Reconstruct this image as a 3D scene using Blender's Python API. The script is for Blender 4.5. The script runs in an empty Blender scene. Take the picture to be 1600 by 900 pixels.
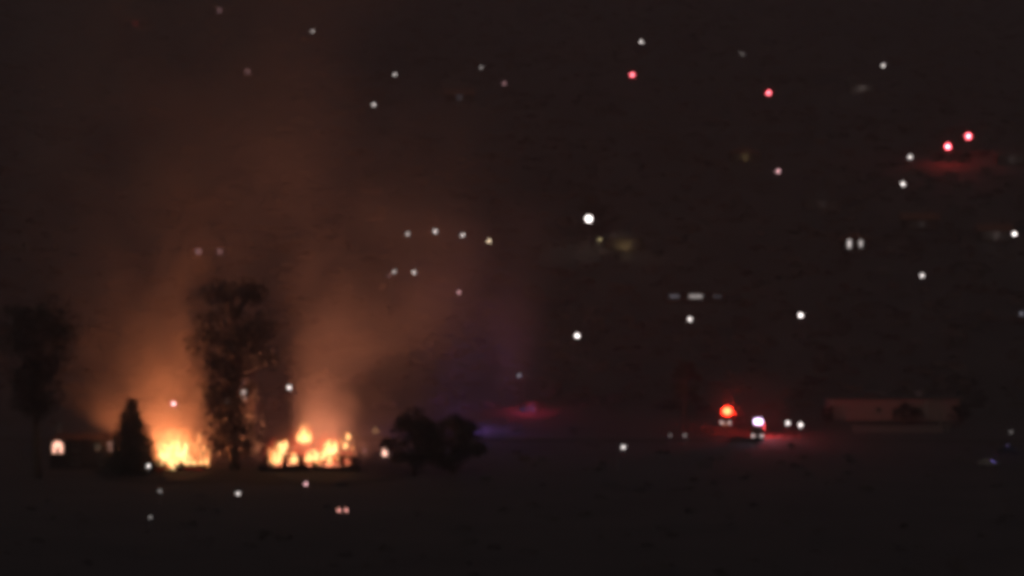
import bpy, bmesh, math, random
import numpy as np
from mathutils import Vector, Matrix, noise as mnoise

R = math.radians
rnd = random.Random(7)
S = bpy.context.scene
C = S.collection

# ------------------------------------------------------------------ camera
FPX = 4780.0                       # focal length in pixels of the 1600 px wide photograph
PITCH = R(-2.0)
cam_d = bpy.data.cameras.new("camera")
cam_d.sensor_width = 36.0
cam_d.lens = 36.0 * FPX / 1600.0
cam_d.clip_start = 1.0
cam_d.clip_end = 12000.0
cam = bpy.data.objects.new("camera", cam_d)
C.objects.link(cam)
cam.location = (0, 0, 0)
cam.rotation_euler = (R(90) + PITCH, 0, 0)
S.camera = cam

# ------------------------------------------------------------------ sky, moon, exposure
W = bpy.data.worlds.new("World")
S.world = W
W.use_nodes = True
wn = W.node_tree.nodes
wl = W.node_tree.links
bg = wn["Background"]
sky = wn.new("ShaderNodeTexSky")
sky.sky_type = 'NISHITA'
sky.sun_disc = False
sky.sun_elevation = R(35)
sky.sun_rotation = R(200)
sky.air_density = 1.0
sky.dust_density = 6.0
sky.ozone_density = 0.3
wl.new(sky.outputs[0], bg.inputs[0])
bg.inputs[1].default_value = 0.0080

sun_d = bpy.data.lights.new("moon", 'SUN')
sun_d.energy = 0.008
sun_d.angle = R(0.5)
sun_d.color = (1.0, 0.93, 0.86)
sun = bpy.data.objects.new("moon", sun_d)
C.objects.link(sun)
sun.rotation_euler = (R(55), 0, R(20))

S.view_settings.view_transform = 'Standard'
S.view_settings.look = 'None'
S.view_settings.exposure = 0.0
S.view_settings.gamma = 1.0
S.render.engine = 'CYCLES'
cy = S.cycles
cy.pixel_filter_type = 'BLACKMAN_HARRIS'
cy.filter_width = 6.2
cy.max_bounces = 4
cy.diffuse_bounces = 2
cy.glossy_bounces = 2
cy.volume_bounces = 0
cy.transparent_max_bounces = 12
cy.sample_clamp_indirect = 3.0
cy.volume_step_rate = 1.5
cy.use_adaptive_sampling = True
cy.adaptive_threshold = 0.04
cy.adaptive_min_samples = 16
cy.volume_max_steps = 256
try:
    cy.use_denoising = True
    cy.denoiser = 'OPENIMAGEDENOISE'
except Exception:
    pass

# ------------------------------------------------------------------ terrain height and placing
def H(x, y):
    k = 26.0
    s = (y - 732.0) / k
    rise = k * (math.log1p(math.exp(s)) if s < 40 else s)
    lim = 1500.0
    if rise > lim:
        rise = lim + 200.0 * (1 - math.exp(-(rise - lim) / 200.0))
    z = -57.0 + 0.188 * rise
    g = min(1.0, max(0.0, (y - 720.0) / 250.0))
    z += 3.4 * g * mnoise.noise(Vector((x / 190.0, y / 230.0, 3.1)))
    z += 0.35 * mnoise.noise(Vector((x / 130.0, y / 150.0, 9.7)))
    return z

CP, SP = math.cos(PITCH), math.sin(PITCH)
def ray(px, py):
    a = (px - 800.0) / FPX
    u = (450.0 - py) / FPX
    return Vector((a, CP - u * SP, SP + u * CP))

def on_ground(px, py, h=0.0):
    """the spot on the terrain above which a point h metres up is seen at this place of the photograph"""
    d = ray(px, py)
    t = 300.0
    while t < 2600.0:
        p = d * t
        if p.z - h <= H(p.x, p.y):
            a, b = t - 4.0, t
            for _ in range(12):
                m = (a + b) / 2
                p = d * m
                if p.z - h <= H(p.x, p.y): b = m
                else: a = m
            p = d * b
            return Vector((p.x, p.y, H(p.x, p.y)))
        t += 4.0
    p = d * 1500
    return Vector((p.x, p.y, H(p.x, p.y)))

def at_depth(px, py, Y):
    d = ray(px, py)
    return d * (Y / d.y)

def ppm(Y):                        # photograph pixels per metre at depth Y
    return FPX / Y

# ------------------------------------------------------------------ materials
def new_mat(name):
    m = bpy.data.materials.new(name)
    m.use_nodes = True
    return m, m.node_tree.nodes, m.node_tree.links

MC = {}
def mat(name, col, rough=0.8, var=0.25, scale=3.0, metal=0.0, bump=0.2):
    if name in MC: return MC[name]
    m, n, l = new_mat(name)
    b = n["Principled BSDF"]
    tc = n.new("ShaderNodeTexCoord")
    nz = n.new("ShaderNodeTexNoise")
    nz.inputs["Scale"].default_value = scale
    nz.inputs["Detail"].default_value = 6
    l.new(tc.outputs["Object"], nz.inputs["Vector"])
    cr = n.new("ShaderNodeValToRGB")
    cr.color_ramp.elements[0].position = 0.3
    cr.color_ramp.elements[1].position = 0.7
    cr.color_ramp.elements[0].color = (*[c * (1 - var) for c in col], 1)
    cr.color_ramp.elements[1].color = (*[min(1, c * (1 + var)) for c in col], 1)
    l.new(nz.outputs["Fac"], cr.inputs["Fac"])
    l.new(cr.outputs["Color"], b.inputs["Base Color"])
    b.inputs["Roughness"].default_value = rough
    b.inputs["Metallic"].default_value = metal
    if bump:
        bp = n.new("ShaderNodeBump")
        bp.inputs["Strength"].default_value = bump
        l.new(nz.outputs["Fac"], bp.inputs["Height"])
        l.new(bp.outputs["Normal"], b.inputs["Normal"])
    MC[name] = m
    return m

def glow(name, col, strength):
    if name in MC: return MC[name]
    m, n, l = new_mat(name)
    n.remove(n["Principled BSDF"])
    e = n.new("ShaderNodeEmission")
    e.inputs[0].default_value = (*col, 1)
    e.inputs[1].default_value = strength
    # uneven glass: a little mottling of the brightness
    tc = n.new("ShaderNodeTexCoord")
    nz = n.new("ShaderNodeTexNoise")
    nz.inputs["Scale"].default_value = 2.0
    mp = n.new("ShaderNodeMapRange")
    mp.inputs["To Min"].default_value = strength * 0.7
    mp.inputs["To Max"].default_value = strength * 1.3
    l.new(tc.outputs["Object"], nz.inputs["Vector"])
    l.new(nz.outputs["Fac"], mp.inputs["Value"])
    l.new(mp.outputs["Result"], e.inputs[1])
    l.new(e.outputs[0], n["Material Output"].inputs["Surface"])
    MC[name] = m
    return m

M_ground = mat("dry_earth", (0.080, 0.064, 0.062), 0.95, 0.18, 0.05)
M_brush = mat("chaparral_leaf", (0.112, 0.090, 0.086), 0.9, 0.2, 0.3, bump=0)
M_leaf = mat("tree_leaf", (0.032, 0.029, 0.024), 0.8, 0.4, 0.5, bump=0)
M_needle = mat("conifer_needle", (0.035, 0.045, 0.028), 0.8, 0.4, 0.5, bump=0)
M_bark = mat("bark", (0.10, 0.075, 0.055), 0.95, 0.4, 4.0)
M_asph = mat("asphalt", (0.08, 0.066, 0.063), 0.9, 0.2, 0.8)
M_conc = mat("concrete", (0.16, 0.15, 0.14), 0.9, 0.2, 1.5)
M_paint = mat("road_paint", (0.7, 0.68, 0.6), 0.7, 0.2, 5)
M_stucco = [mat("stucco_sand", (0.32, 0.27, 0.22), 0.9, 0.12, 2),
            mat("stucco_grey", (0.25, 0.25, 0.25), 0.9, 0.12, 2),
            mat("stucco_cream", (0.42, 0.38, 0.31), 0.9, 0.1, 2),
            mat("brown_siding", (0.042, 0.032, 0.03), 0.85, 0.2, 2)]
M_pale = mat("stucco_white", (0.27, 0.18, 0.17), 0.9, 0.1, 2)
M_roof = [mat("roof_shingle", (0.09, 0.08, 0.075), 0.9, 0.3, 4),
          mat("roof_clay", (0.20, 0.09, 0.06), 0.85, 0.3, 4)]
M_frame = mat("window_frame", (0.35, 0.34, 0.32), 0.6, 0.1, 5)
M_dkglass = mat("dark_glass", (0.02, 0.022, 0.025), 0.12, 0.1, 1, bump=0)
M_char = mat("charred_timber", (0.018, 0.015, 0.013), 0.95, 0.5, 3)
M_shade_ground = mat("shaded_ground_dark", (0.016, 0.013, 0.012), 0.95, 0.5, 0.3)  # near-black colour standing in for shade on the ground
M_ash = mat("ash_rubble", (0.06, 0.05, 0.045), 0.95, 0.4, 2)
M_steel = mat("galvanised_steel", (0.22, 0.22, 0.23), 0.5, 0.15, 5, metal=0.7)
M_wood = mat("pole_wood", (0.12, 0.09, 0.065), 0.9, 0.3, 5)
M_red = mat("engine_red", (0.32, 0.02, 0.018), 0.35, 0.08, 2, bump=0)
M_white = mat("white_paint", (0.72, 0.72, 0.7), 0.4, 0.06, 2, bump=0)
M_black = mat("black_trim", (0.02, 0.02, 0.02), 0.6, 0.2, 4)
M_tyre = mat("tyre_rubber", (0.025, 0.025, 0.025), 0.9, 0.2, 4)
M_chrome = mat("chrome", (0.5, 0.5, 0.5), 0.25, 0.05, 4, metal=1.0, bump=0)
M_grey = mat("grey_car_paint", (0.16, 0.16, 0.17), 0.35, 0.06, 2, bump=0)
M_blue = mat("dark_blue_paint", (0.03, 0.035, 0.07), 0.35, 0.06, 2, bump=0)

# ------------------------------------------------------------------ mesh building
class MB:
    def __init__(s): s.v = []; s.f = []
    def add(s, vs, fs):
        o = len(s.v)
        s.v += [tuple(v) for v in vs]
        s.f += [tuple(i + o for i in f) for f in fs]
        return s
    def box(s, c, size, rz=0.0, rx=0.0, ry=0.0):
        m = Matrix.Rotation(rz, 3, 'Z') @ Matrix.Rotation(ry, 3, 'Y') @ Matrix.Rotation(rx, 3, 'X')
        c = Vector(c)
        vs = []
        for z in (-.5, .5):
            for x, y in ((-.5, -.5), (.5, -.5), (.5, .5), (-.5, .5)):
                vs.append(c + m @ Vector((x * size[0], y * size[1], z * size[2])))
        return s.add(vs, [(3, 2, 1, 0), (4, 5, 6, 7), (0, 1, 5, 4), (1, 2, 6, 5), (2, 3, 7, 6), (3, 0, 4, 7)])
    def bar(s, a, b, t, t2=None):
        a, b = Vector(a), Vector(b)
        return s.tube([a, b], [t / 2, (t2 or t) / 2], 4)
    def tube(s, pts, rad, n=8, cap=True):
        pts = [Vector(p) for p in pts]
        rings = []
        for i, p in enumerate(pts):
            d = (pts[min(i + 1, len(pts) - 1)] - pts[max(i - 1, 0)]).normalized()
            a = Vector((0, 0, 1)) if abs(d.z) < .9 else Vector((1, 0, 0))
            u = d.cross(a).normalized(); w = d.cross(u)
            r = rad[i] if isinstance(rad, (list, tuple)) else rad
            rings.append([p + (u * math.cos(2 * math.pi * k / n) + w * math.sin(2 * math.pi * k / n)) * r for k in range(n)])
        vs = [v for r_ in rings for v in r_]
        fs = []
        for i in range(len(pts) - 1):
            for k in range(n):
                fs.append((i * n + k, i * n + (k + 1) % n, (i + 1) * n + (k + 1) % n, (i + 1) * n + k))
        if cap:
            fs.append(tuple(range(n - 1, -1, -1)))
            fs.append(tuple((len(pts) - 1) * n + k for k in range(n)))
        return s.add(vs, fs)
    def ball(s, c, r, nu=10, nv=7):
        if not isinstance(r, (list, tuple)): r = (r, r, r)
        vs = [(c[0], c[1], c[2] - r[2])]
        for j in range(1, nv):
            t = math.pi * j / nv - math.pi / 2
            for i in range(nu):
                a = 2 * math.pi * i / nu
                vs.append((c[0] + r[0] * math.cos(t) * math.cos(a), c[1] + r[1] * math.cos(t) * math.sin(a), c[2] + r[2] * math.sin(t)))
        vs.append((c[0], c[1], c[2] + r[2]))
        fs = []
        for i in range(nu):
            fs.append((0, 1 + (i + 1) % nu, 1 + i))
            for j in range(nv - 2):
                b = 1 + j * nu
                fs.append((b + i, b + (i + 1) % nu, b + nu + (i + 1) % nu, b + nu + i))
            b = 1 + (nv - 2) * nu
            fs.append((b + i, b + (i + 1) % nu, len(vs) - 1))
        return s.add(vs, fs)
    def prism(s, poly, axis, a, b):
        """poly: points in the plane across the axis; a, b: extent along it"""
        n = len(poly)
        def P(p, t):
            return (t, p[0], p[1]) if axis == 'x' else ((p[0], t, p[1]) if axis == 'y' else (p[0], p[1], t))
        vs = [P(p, a) for p in poly] + [P(p, b) for p in poly]
        fs = [tuple(range(n)), tuple(range(2 * n - 1, n - 1, -1))]
        fs += [(i, i + n, (i + 1) % n + n, (i + 1) % n) for i in range(n)]
        return s.add(vs, fs)
    def mesh(s, name):
        me = bpy.data.meshes.new(name)
        me.from_pydata(s.v, [], s.f)
        bm = bmesh.new(); bm.from_mesh(me)
        bmesh.ops.recalc_face_normals(bm, faces=bm.faces)
        bm.to_mesh(me); bm.free()
        return me
    def build(s, name, material, parent=None, smooth=False, bevel=0.0):
        me = s.mesh(name)
        me.materials.append(material)
        if smooth:
            me.polygons.foreach_set("use_smooth", [True] * len(me.polygons))
        o = bpy.data.objects.new(name, me)
        C.objects.link(o)
        o.parent = parent
        if bevel:
            bv = o.modifiers.new("bevel", 'BEVEL'); bv.width = bevel; bv.segments = 2
        return o

def empty(name, loc, rz=0.0):
    o = bpy.data.objects.new(name, None)
    C.objects.link(o)
    o.empty_display_size = 0.5
    o.location = loc
    o.rotation_euler = (0, 0, rz)
    return o

def tag(o, label=None, cat=None, group=None, kind=None):
    if label: o["label"] = label
    if cat: o["category"] = cat
    if group: o["group"] = group
    if kind: o["kind"] = kind
    return o

def point_light(name, loc, col, watts, radius, parent=None):
    d = bpy.data.lights.new(name, 'POINT')
    d.energy = watts; d.color = col; d.shadow_soft_size = radius
    o = bpy.data.objects.new(name, d)
    C.objects.link(o)
    o.location = loc
    o.parent = parent
    return o

# ================================================================== THE SETTING
# terrain: one sheet, fine inside the view, coarse to the horizon
xs = sorted(set([-6000, -4000, -2500, -1600, -1100, -800, -600] + list(range(-480, 481, 12)) + [600, 800, 1100, 1600, 2500, 4000, 6000]))
ys = sorted(set([-4000, -2000, -800, -200, 100] + list(range(280, 700, 20)) + list(range(700, 1720, 12)) + [1760, 1850, 2000, 2150, 2300, 2500, 2800, 3300, 4200, 6000]))
tv = [(x, y, H(x, y)) for y in ys for x in xs]
nx = len(xs)
tf = [(j * nx + i, j * nx + i + 1, (j + 1) * nx + i + 1, (j + 1) * nx + i) for j in range(len(ys) - 1) for i in range(nx - 1)]
t = MB().add(tv, tf).build("ground", M_ground, smooth=True)
tag(t, kind="structure")

KEEP = []                          # (x, y, r): no brush here

def ribbon(name, pts, width, material, lift=0.12, shoulder=True, seg=6.0):
    """a strip of road laid on the terrain"""
    P = [Vector((p[0], p[1])) for p in pts]
    fine = []
    for a, b in zip(P[:-1], P[1:]):
        k = max(1, int((b - a).length / seg))
        fine += [a.lerp(b, i / k) for i in range(k)]
    fine.append(P[-1])
    m = MB(); vs = []; fs = []
    for i, p in enumerate(fine):
        d = (fine[min(i + 1, len(fine) - 1)] - fine[max(i - 1, 0)]).normalized()
        nrm = Vector((-d.y, d.x))
        zc = max(H(p.x + nrm.x * o, p.y + nrm.y * o) for o in (-width / 2, 0, width / 2)) + lift
        for o, dz in ((-width / 2 - 2.2, -.5), (-width / 2, 0), (width / 2, 0), (width / 2 + 2.2, -.5)):
            q = p + nrm * o
            vs.append((q.x, q.y, zc + dz))
        KEEP.append((p.x, p.y, width / 2 + 1.5))
    for i in range(len(fine) - 1):
        for k in range(3):
            fs.append((i * 4 + k, i * 4 + k + 1, (i + 1) * 4 + k + 1, (i + 1) * 4 + k))
    m.add(vs, fs)
    return tag(m.build(name, material), kind="structure"), fine

ROAD_Y = 674.0
ribbon("road", [(-330, 678), (-120, 676), (0, ROAD_Y), (60, ROAD_Y), (130, 671), (330, 664)], 9.0, M_asph)
side_x = 50.5
ribbon("side_road", [(side_x, 679), (side_x + 0.5, 700), (side_x + 3, 725), (side_x + 14, 760)], 7.0, M_asph, lift=0.135)
ribbon("pavement", [(-330, 671.3), (-120, 669.3), (0, 667.3), (60, 667.3), (130, 664.3), (330, 657.3)], 1.8, mat("dark_paving", (.06, .05, .048), .95), lift=0.26)

# ================================================================== builders of things
def lamp_glow(kind, b):
    cols = {"white": (1.0, 0.90, 0.86), "warm": (1.0, 0.78, 0.52), "yellow": (1.0, 0.80, 0.38), "pink": (1.0, 0.52, 0.55),
            "red": (1.0, 0.05, 0.075), "cool": (0.86, 0.84, 1.0), "blue": (0.30, 0.25, 1.0), "violet": (0.85, 0.7, 1.0)}
    return glow("lamp_%s_%g" % (kind, b), cols[kind], b)

def street_lamp(px, py, label, bright=18, col="white", h=8.0, r=0.36, group="street lamps", name="street_lamp"):
    p = on_ground(px, py, h)
    KEEP.append((p.x, p.y, 2.0))
    s = 1 if rnd.random() < .5 else -1
    e = tag(empty(name, p, 0), label, "lamp", group)
    base = Vector((1.1 * s, 0.35, 0))       # the post stands aside, the lamp hangs from its arm
    MB().tube([base + Vector((0, 0, -.6)), base + Vector((0, 0, h * .5)), base + Vector((0, 0, h + .35))], [.13, .10, .07], 8).build("post", M_steel, e)
    MB().tube([base + Vector((0, 0, h + .3)), base * .5 + Vector((0, 0, h + .75)), Vector((0, 0, h + r + .1))], .05, 6).build("arm", M_steel, e)
    MB().tube([Vector((0, 0, h + r * .55)), Vector((0, 0, h + r + .02)), Vector((0, 0, h + r + .22))], [r * .95, r * .75, .08], 10).build("hood", M_steel, e)
    MB().ball((0, 0, h), (r, r, r * 1.35)).build("globe", lamp_glow(col, round(bright * .34, 2)), e, smooth=True)
    return e

def post_lamp(px, py, label, bright=8, col="white", h=2.6, r=0.2, group="garden post lamps", name="post_lamp"):
    p = on_ground(px, py, h)
    KEEP.append((p.x, p.y, 3.0))
    e = tag(empty(name, p), label, "lamp", group)
    MB().tube([(0, 0, -.4), (0, 0, .15), (0, 0, .16), (0, 0, h - r)], [.14, .14, .055, .045], 8).build("post", M_steel, e)
    MB().tube([(0, 0, h + r * .9), (0, 0, h + r + .16)], [r * 1.15, .03], 8).build("cap", M_steel, e)
    MB().ball((0, 0, h), (r, r, r * 1.15)).build("globe", lamp_glow(col, bright), e, smooth=True)
    return e

def warning_light(px, py, label, bright=40, h=6.0, r=0.66, watts=0, halo=1.0):
    p = on_ground(px, py, h)
    KEEP.append((p.x, p.y, 2.0))
    e = tag(empty("warning_light", p), label, "warning light", "red warning lights on posts")
    MB().tube([(0, 0, -.5), (0, 0, h - r)], [.12, .09], 8).build("post", M_steel, e)
    MB().box((0, 0, h - r - .06), (.7, .7, .12)).build("bracket", M_black, e)
    MB().tube([(0, .2, h), (0, .12, h)], r * 1.7, 18).build("halo_disc", glow("red_halo_%g" % bright, (1.0, .012, .03), .03 * bright), e)  # red glowing disc added behind the bulb as its painted halo
    MB().ball((0, -.1, h), (r * .8, r * .5, r * .8)).build("lens", glow("red_lens_%g" % bright, (1.0, 0.20, 0.25), .34 * bright), e, smooth=True)
    MB().tube([(0, 0, h + r * .9), (0, 0, h + r + .15)], [.2, .08], 8).build("cap", M_black, e)
    if watts:
        point_light("lens_light", (0, -.6, h + .1), (1, .06, .05), watts, .3, e)
    return e

def win(parent, x, z, w, h, lit=None, y=0.0, frame=True, mull=True, name="window"):
    """a window in the wall plane y facing -Y: frame proud of the wall, pane set into it"""
    f = MB()
    t = .09
    for dx in (-1, 1): f.box((x + dx * (w / 2 + t / 2), y - .05, z), (t, .1, h + 2 * t))
    for dz in (-1, 1): f.box((x, y - .05, z + dz * (h / 2 + t / 2)), (w, .1, t))
    if mull and w > .8:
        f.box((x, y - .045, z), (.05, .06, h))
    o = f.build(name, M_frame, parent)
    MB().box((x, y - .012, z), (w, .02, h)).build("pane", lit or M_dkglass, o)
    MB().box((x, y - .09, z - h / 2 - t - .03), (w + .3, .18, .06)).build("sill", M_frame, o)
    return o

def house(px, py, label, lit, W_=11.0, D=8.0, hh=3.2, roof="gable", rz=0.0, wall=None, rf=None, first=None, darks=(), door=None, chimney=True, group="houses on the hillside", porch=None):
    """lit: [(x, z, w, h, material)]; the first one is what is seen at (px, py)"""
    x0, z0 = (lit[0][0], lit[0][1]) if first is None else first
    p = on_ground(px, py, z0)
    off = Matrix.Rotation(rz, 3, 'Z') @ Vector((x0, -D / 2, 0))
    org = Vector((p.x - off.x, p.y - off.y, p.z))
    e = tag(empty("house", org, rz), label, "house", group)
    for a in (-.4, 0, .4):
        for b in (-.4, 0, .4):
            q = Matrix.Rotation(rz, 3, 'Z') @ Vector((a * W_, b * D, 0))
            KEEP.append((org.x + q.x, org.y + q.y, 4.0))
    wall = wall or rnd.choice(M_stucco); rf = rf or rnd.choice(M_roof)
    MB().box((0, 0, hh / 2 - 1.5), (W_, D, hh + 3)).build("wall", wall, e)
    ov = .55
    if roof == "gable":
        rh = D * .27
        m = MB().prism([(-D / 2 - ov, hh - .02), (D / 2 + ov, hh - .02), (0, hh + rh)], 'x', -W_ / 2 - ov, W_ / 2 + ov)
    elif roof == "hip":
        rh = D * .25
        a, b = W_ / 2 + ov, D / 2 + ov
        r_ = max(.3, a - b)
        m = MB().add([(-a, -b, hh - .02), (a, -b, hh - .02), (a, b, hh - .02), (-a, b, hh - .02), (-r_, 0, hh + rh), (r_, 0, hh + rh)],
                     [(3, 2, 1, 0), (0, 1, 5, 4), (1, 2, 5), (2, 3, 4, 5), (3, 0, 4)])
    else:
        rh = .35
        m = MB().box((0, 0, hh + .15), (W_ + 2 * ov, D + 2 * ov, .34))
    ro = m.build("roof", rf, e)
    if chimney:
        MB().box((W_ * .28, D * .12, hh + rh * .6 + .5), (.7, .7, rh + 1.4)).build("chimney", M_stucco[3], ro)
    for (x, z, w, h, mt) in lit:
        win(e, x, z, w, h, mt, -D / 2)
    for (x, z, w, h) in darks:
        win(e, x, z, w, h, None, -D / 2)
    if porch:
        pc, pw, ph_, pd = porch
        MB().box((x0, -D / 2 - 1.6, -.09), (6.4, 3.2, .2)).build("porch_slab", M_stucco[3], e)
        lp = MB().box((x0, -D / 2 - .25, ph_ + .22), (.1, .5, .08)).build("porch_lamp", M_steel, e)
        MB().ball((x0, -D / 2 - .5, ph_), .13, 8, 6).build("bulb", glow("porch_bulb_%s" % str(pc), pc, .12), lp)
        point_light("porch_light", (x0, -D / 2 - pd, ph_), pc, pw, .2, e)
    if door is not None:
        d_ = MB().box((door, -D / 2 - .03, 1.05), (1.0, .08, 2.1)).build("door", M_stucco[3], e)
        MB().ball((door + .38, -D / 2 - .11, 1.0), .05, 6, 4).build("handle", M_steel, d_)
    return e

def pane(kind, b):
    return lamp_glow(kind, b)

# ---- trees
def leaf_cloud(m, c, rad, n, size, r_):
    for _ in range(n):
        while True:
            v = Vector((r_.uniform(-1, 1), r_.uniform(-1, 1), r_.uniform(-1, 1)))
            if v.length <= 1: break
        p = Vector(c) + Vector((v.x * rad[0], v.y * rad[1], v.z * rad[2]))
        a = Vector((r_.gauss(0, 1), r_.gauss(0, 1), r_.gauss(0, 1))).normalized()
        b = a.cross(Vector((r_.gauss(0, 1), r_.gauss(0, 1), r_.gauss(0, 1)))).normalized()
        s = size * r_.uniform(.6, 1.3)
        m.add([p + a * s, p + b * s * .5, p - a * s, p - b * s * .5], [(0, 1, 2, 3)])

def broad_tree(p, label, height, spread, seed, crown_from=.35, n_clumps=34, leaves=130, leaf=.32, trunk_r=.45, group="dark trees among the houses", name="tree", lean=0.0, ragged=False):
    r_ = random.Random(seed)
    e = tag(empty(name, p), label, "tree", group)
    KEEP.append((p.x, p.y, 3.0))
    tr = MB()
    top = Vector((lean, 0, height * .86))
    pts = [Vector((0, 0, -.6))] + [Vector((lean * k + r_.uniform(-.3, .3), r_.uniform(-.3, .3), height * .86 * k)) for k in (.2, .4, .6, .8)] + [top]
    tr.tube(pts, [trunk_r * f for f in (1.25, 1, .8, .6, .4, .12)], 9)
    cr = MB()
    for i in range(n_clumps):
        k = r_.uniform(0, 1)
        z = height * (crown_from + (1 - crown_from) * k)
        prof = math.sin(math.pi * min(1, .18 + .82 * k)) ** .7 if not ragged else (.40 + .2 * k if k < .5 else 1.0 - .85 * abs(k - .72) / .28 * .6)
        rad = spread * prof * math.sqrt(r_.uniform(.1, 1))
        a = r_.uniform(0, 2 * math.pi)
        c = Vector((lean * z / height + rad * math.cos(a), rad * math.sin(a), z - height * .03))
        s0 = Vector((lean * (z / height) * .8, 0, max(height * .18, z - rad * .8 - height * .07)))
        tr.tube([s0, s0.lerp(c, .55) + Vector((0, 0, .4)), c], [trunk_r * .3, trunk_r * .18, .04], 5)
        q = spread * r_.uniform(.26, .44)
        leaf_cloud(cr, c, (q, q, q * .72), leaves, leaf, r_)
    tr.build("trunk", M_bark, e, smooth=True)
    cr.build("crown", M_leaf, e)
    return e

def conifer(p, label, height, spread, seed, group="dark trees among the houses"):
    r_ = random.Random(seed)
    e = tag(empty("conifer_tree", p), label, "tree", group)
    KEEP.append((p.x, p.y, 3.0))
    MB().tube([(0, 0, -.5), (0, 0, height * .5), (0, 0, height * .97)], [.34, .2, .04], 8).build("trunk", M_bark, e, smooth=True)
    cr = MB()
    z = height * .06
    while z < height * .98:
        k = z / height
        rr = spread * (1 - k) ** .85 + .12
        nb = max(5, int(11 * (1 - k)) + 4)
        for i in range(nb):
            a = 2 * math.pi * (i + r_.random()) / nb
            L = rr * r_.uniform(.75, 1.12)
            for t_ in range(5):
                f = (t_ + 1) / 5
                c = Vector((math.cos(a) * L * f, math.sin(a) * L * f, z - .16 * L * f + .1))
                leaf_cloud(cr, c, (.45, .45, .3), 7, .34, r_)
        z += .55
    cr.build("crown", M_needle, e)
    return e

# ---- vehicles (forward is -Y, origin on the ground under the middle)
def wheel(parent, x, y, r, w=.28):
    o = MB().tube([(x - w / 2, y, r), (x + w / 2, y, r)], r, 18).build("wheel", M_tyre, parent)
    MB().tube([(x - w / 2 - .012, y, r), (x + w / 2 + .012, y, r)], r * .58, 12).build("rim", M_chrome, o)
    return o

def car(loc, rz, label, body, group="parked cars", head=None, tail=None, bar=None, name="car", lights_h=.72):
    e = tag(empty(name, loc, rz), label, "car", group)
    KEEP.append((loc[0], loc[1], 5.0))
    prof = [(-2.25, .35), (-2.28, .62), (-2.1, .82), (-1.1, .95), (1.75, .98), (2.2, .92), (2.28, .6), (2.22, .35)]
    MB().prism(prof, 'x', -.9, .9).build("body", body, e, bevel=.08)
    cab = MB()
    vs = []
    for (y, z, hw) in ((-1.15, .94, .84), (-.45, 1.44, .66), (.95, 1.46, .66), (1.75, .97, .82)):
        vs += [(-hw, y, z), (hw, y, z)]
    cab.add(vs, [(0, 1, 3, 2), (2, 3, 5, 4), (4, 5, 7, 6), (0, 2, 4, 6), (1, 7, 5, 3), (0, 6, 7, 1)])
    g = cab.build("cabin_glass", M_dkglass, e)
    MB().add([(-.68, -.46, 1.445), (.68, -.46, 1.445), (.68, .97, 1.465), (-.68, .97, 1.465), (-.66, -.4, 1.5), (.66, -.4, 1.5), (.66, .9, 1.52), (-.66, .9, 1.52)],
             [(3, 2, 1, 0), (4, 5, 6, 7), (0, 1, 5, 4), (1, 2, 6, 5), (2, 3, 7, 6), (3, 0, 4, 7)]).build("roof", body, e)
    for x in (-.86, .86):
        for y in (-1.4, 1.4): wheel(e, x, y, .33, .2)
    for x in (-.62, .62):
        MB().ball((x, -2.24, lights_h), (.2, .08, .12), 10, 6).build("headlight", head or M_chrome, e)
        MB().box((x, 2.26, .74), (.36, .06, .16)).build("tail_light", tail or mat("tail_lens", (.2, .01, .01), .3), e)
    MB().box((0, -2.27, .5), (1.1, .08, .16)).build("grille", M_black, e)
    MB().box((0, 2.27, .46), (1.5, .1, .14)).build("bumper", M_black, e)
    if bar:
        b = MB().box((0, .2, 1.56), (1.1, .25, .07)).build("light_bar", M_black, e)
        for x, mt in zip((-.36, .36), bar):
            MB().ball((x, .2, 1.64), (.2, .13, .1), 10, 6).build("beacon", mt, b)
    return e

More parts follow.
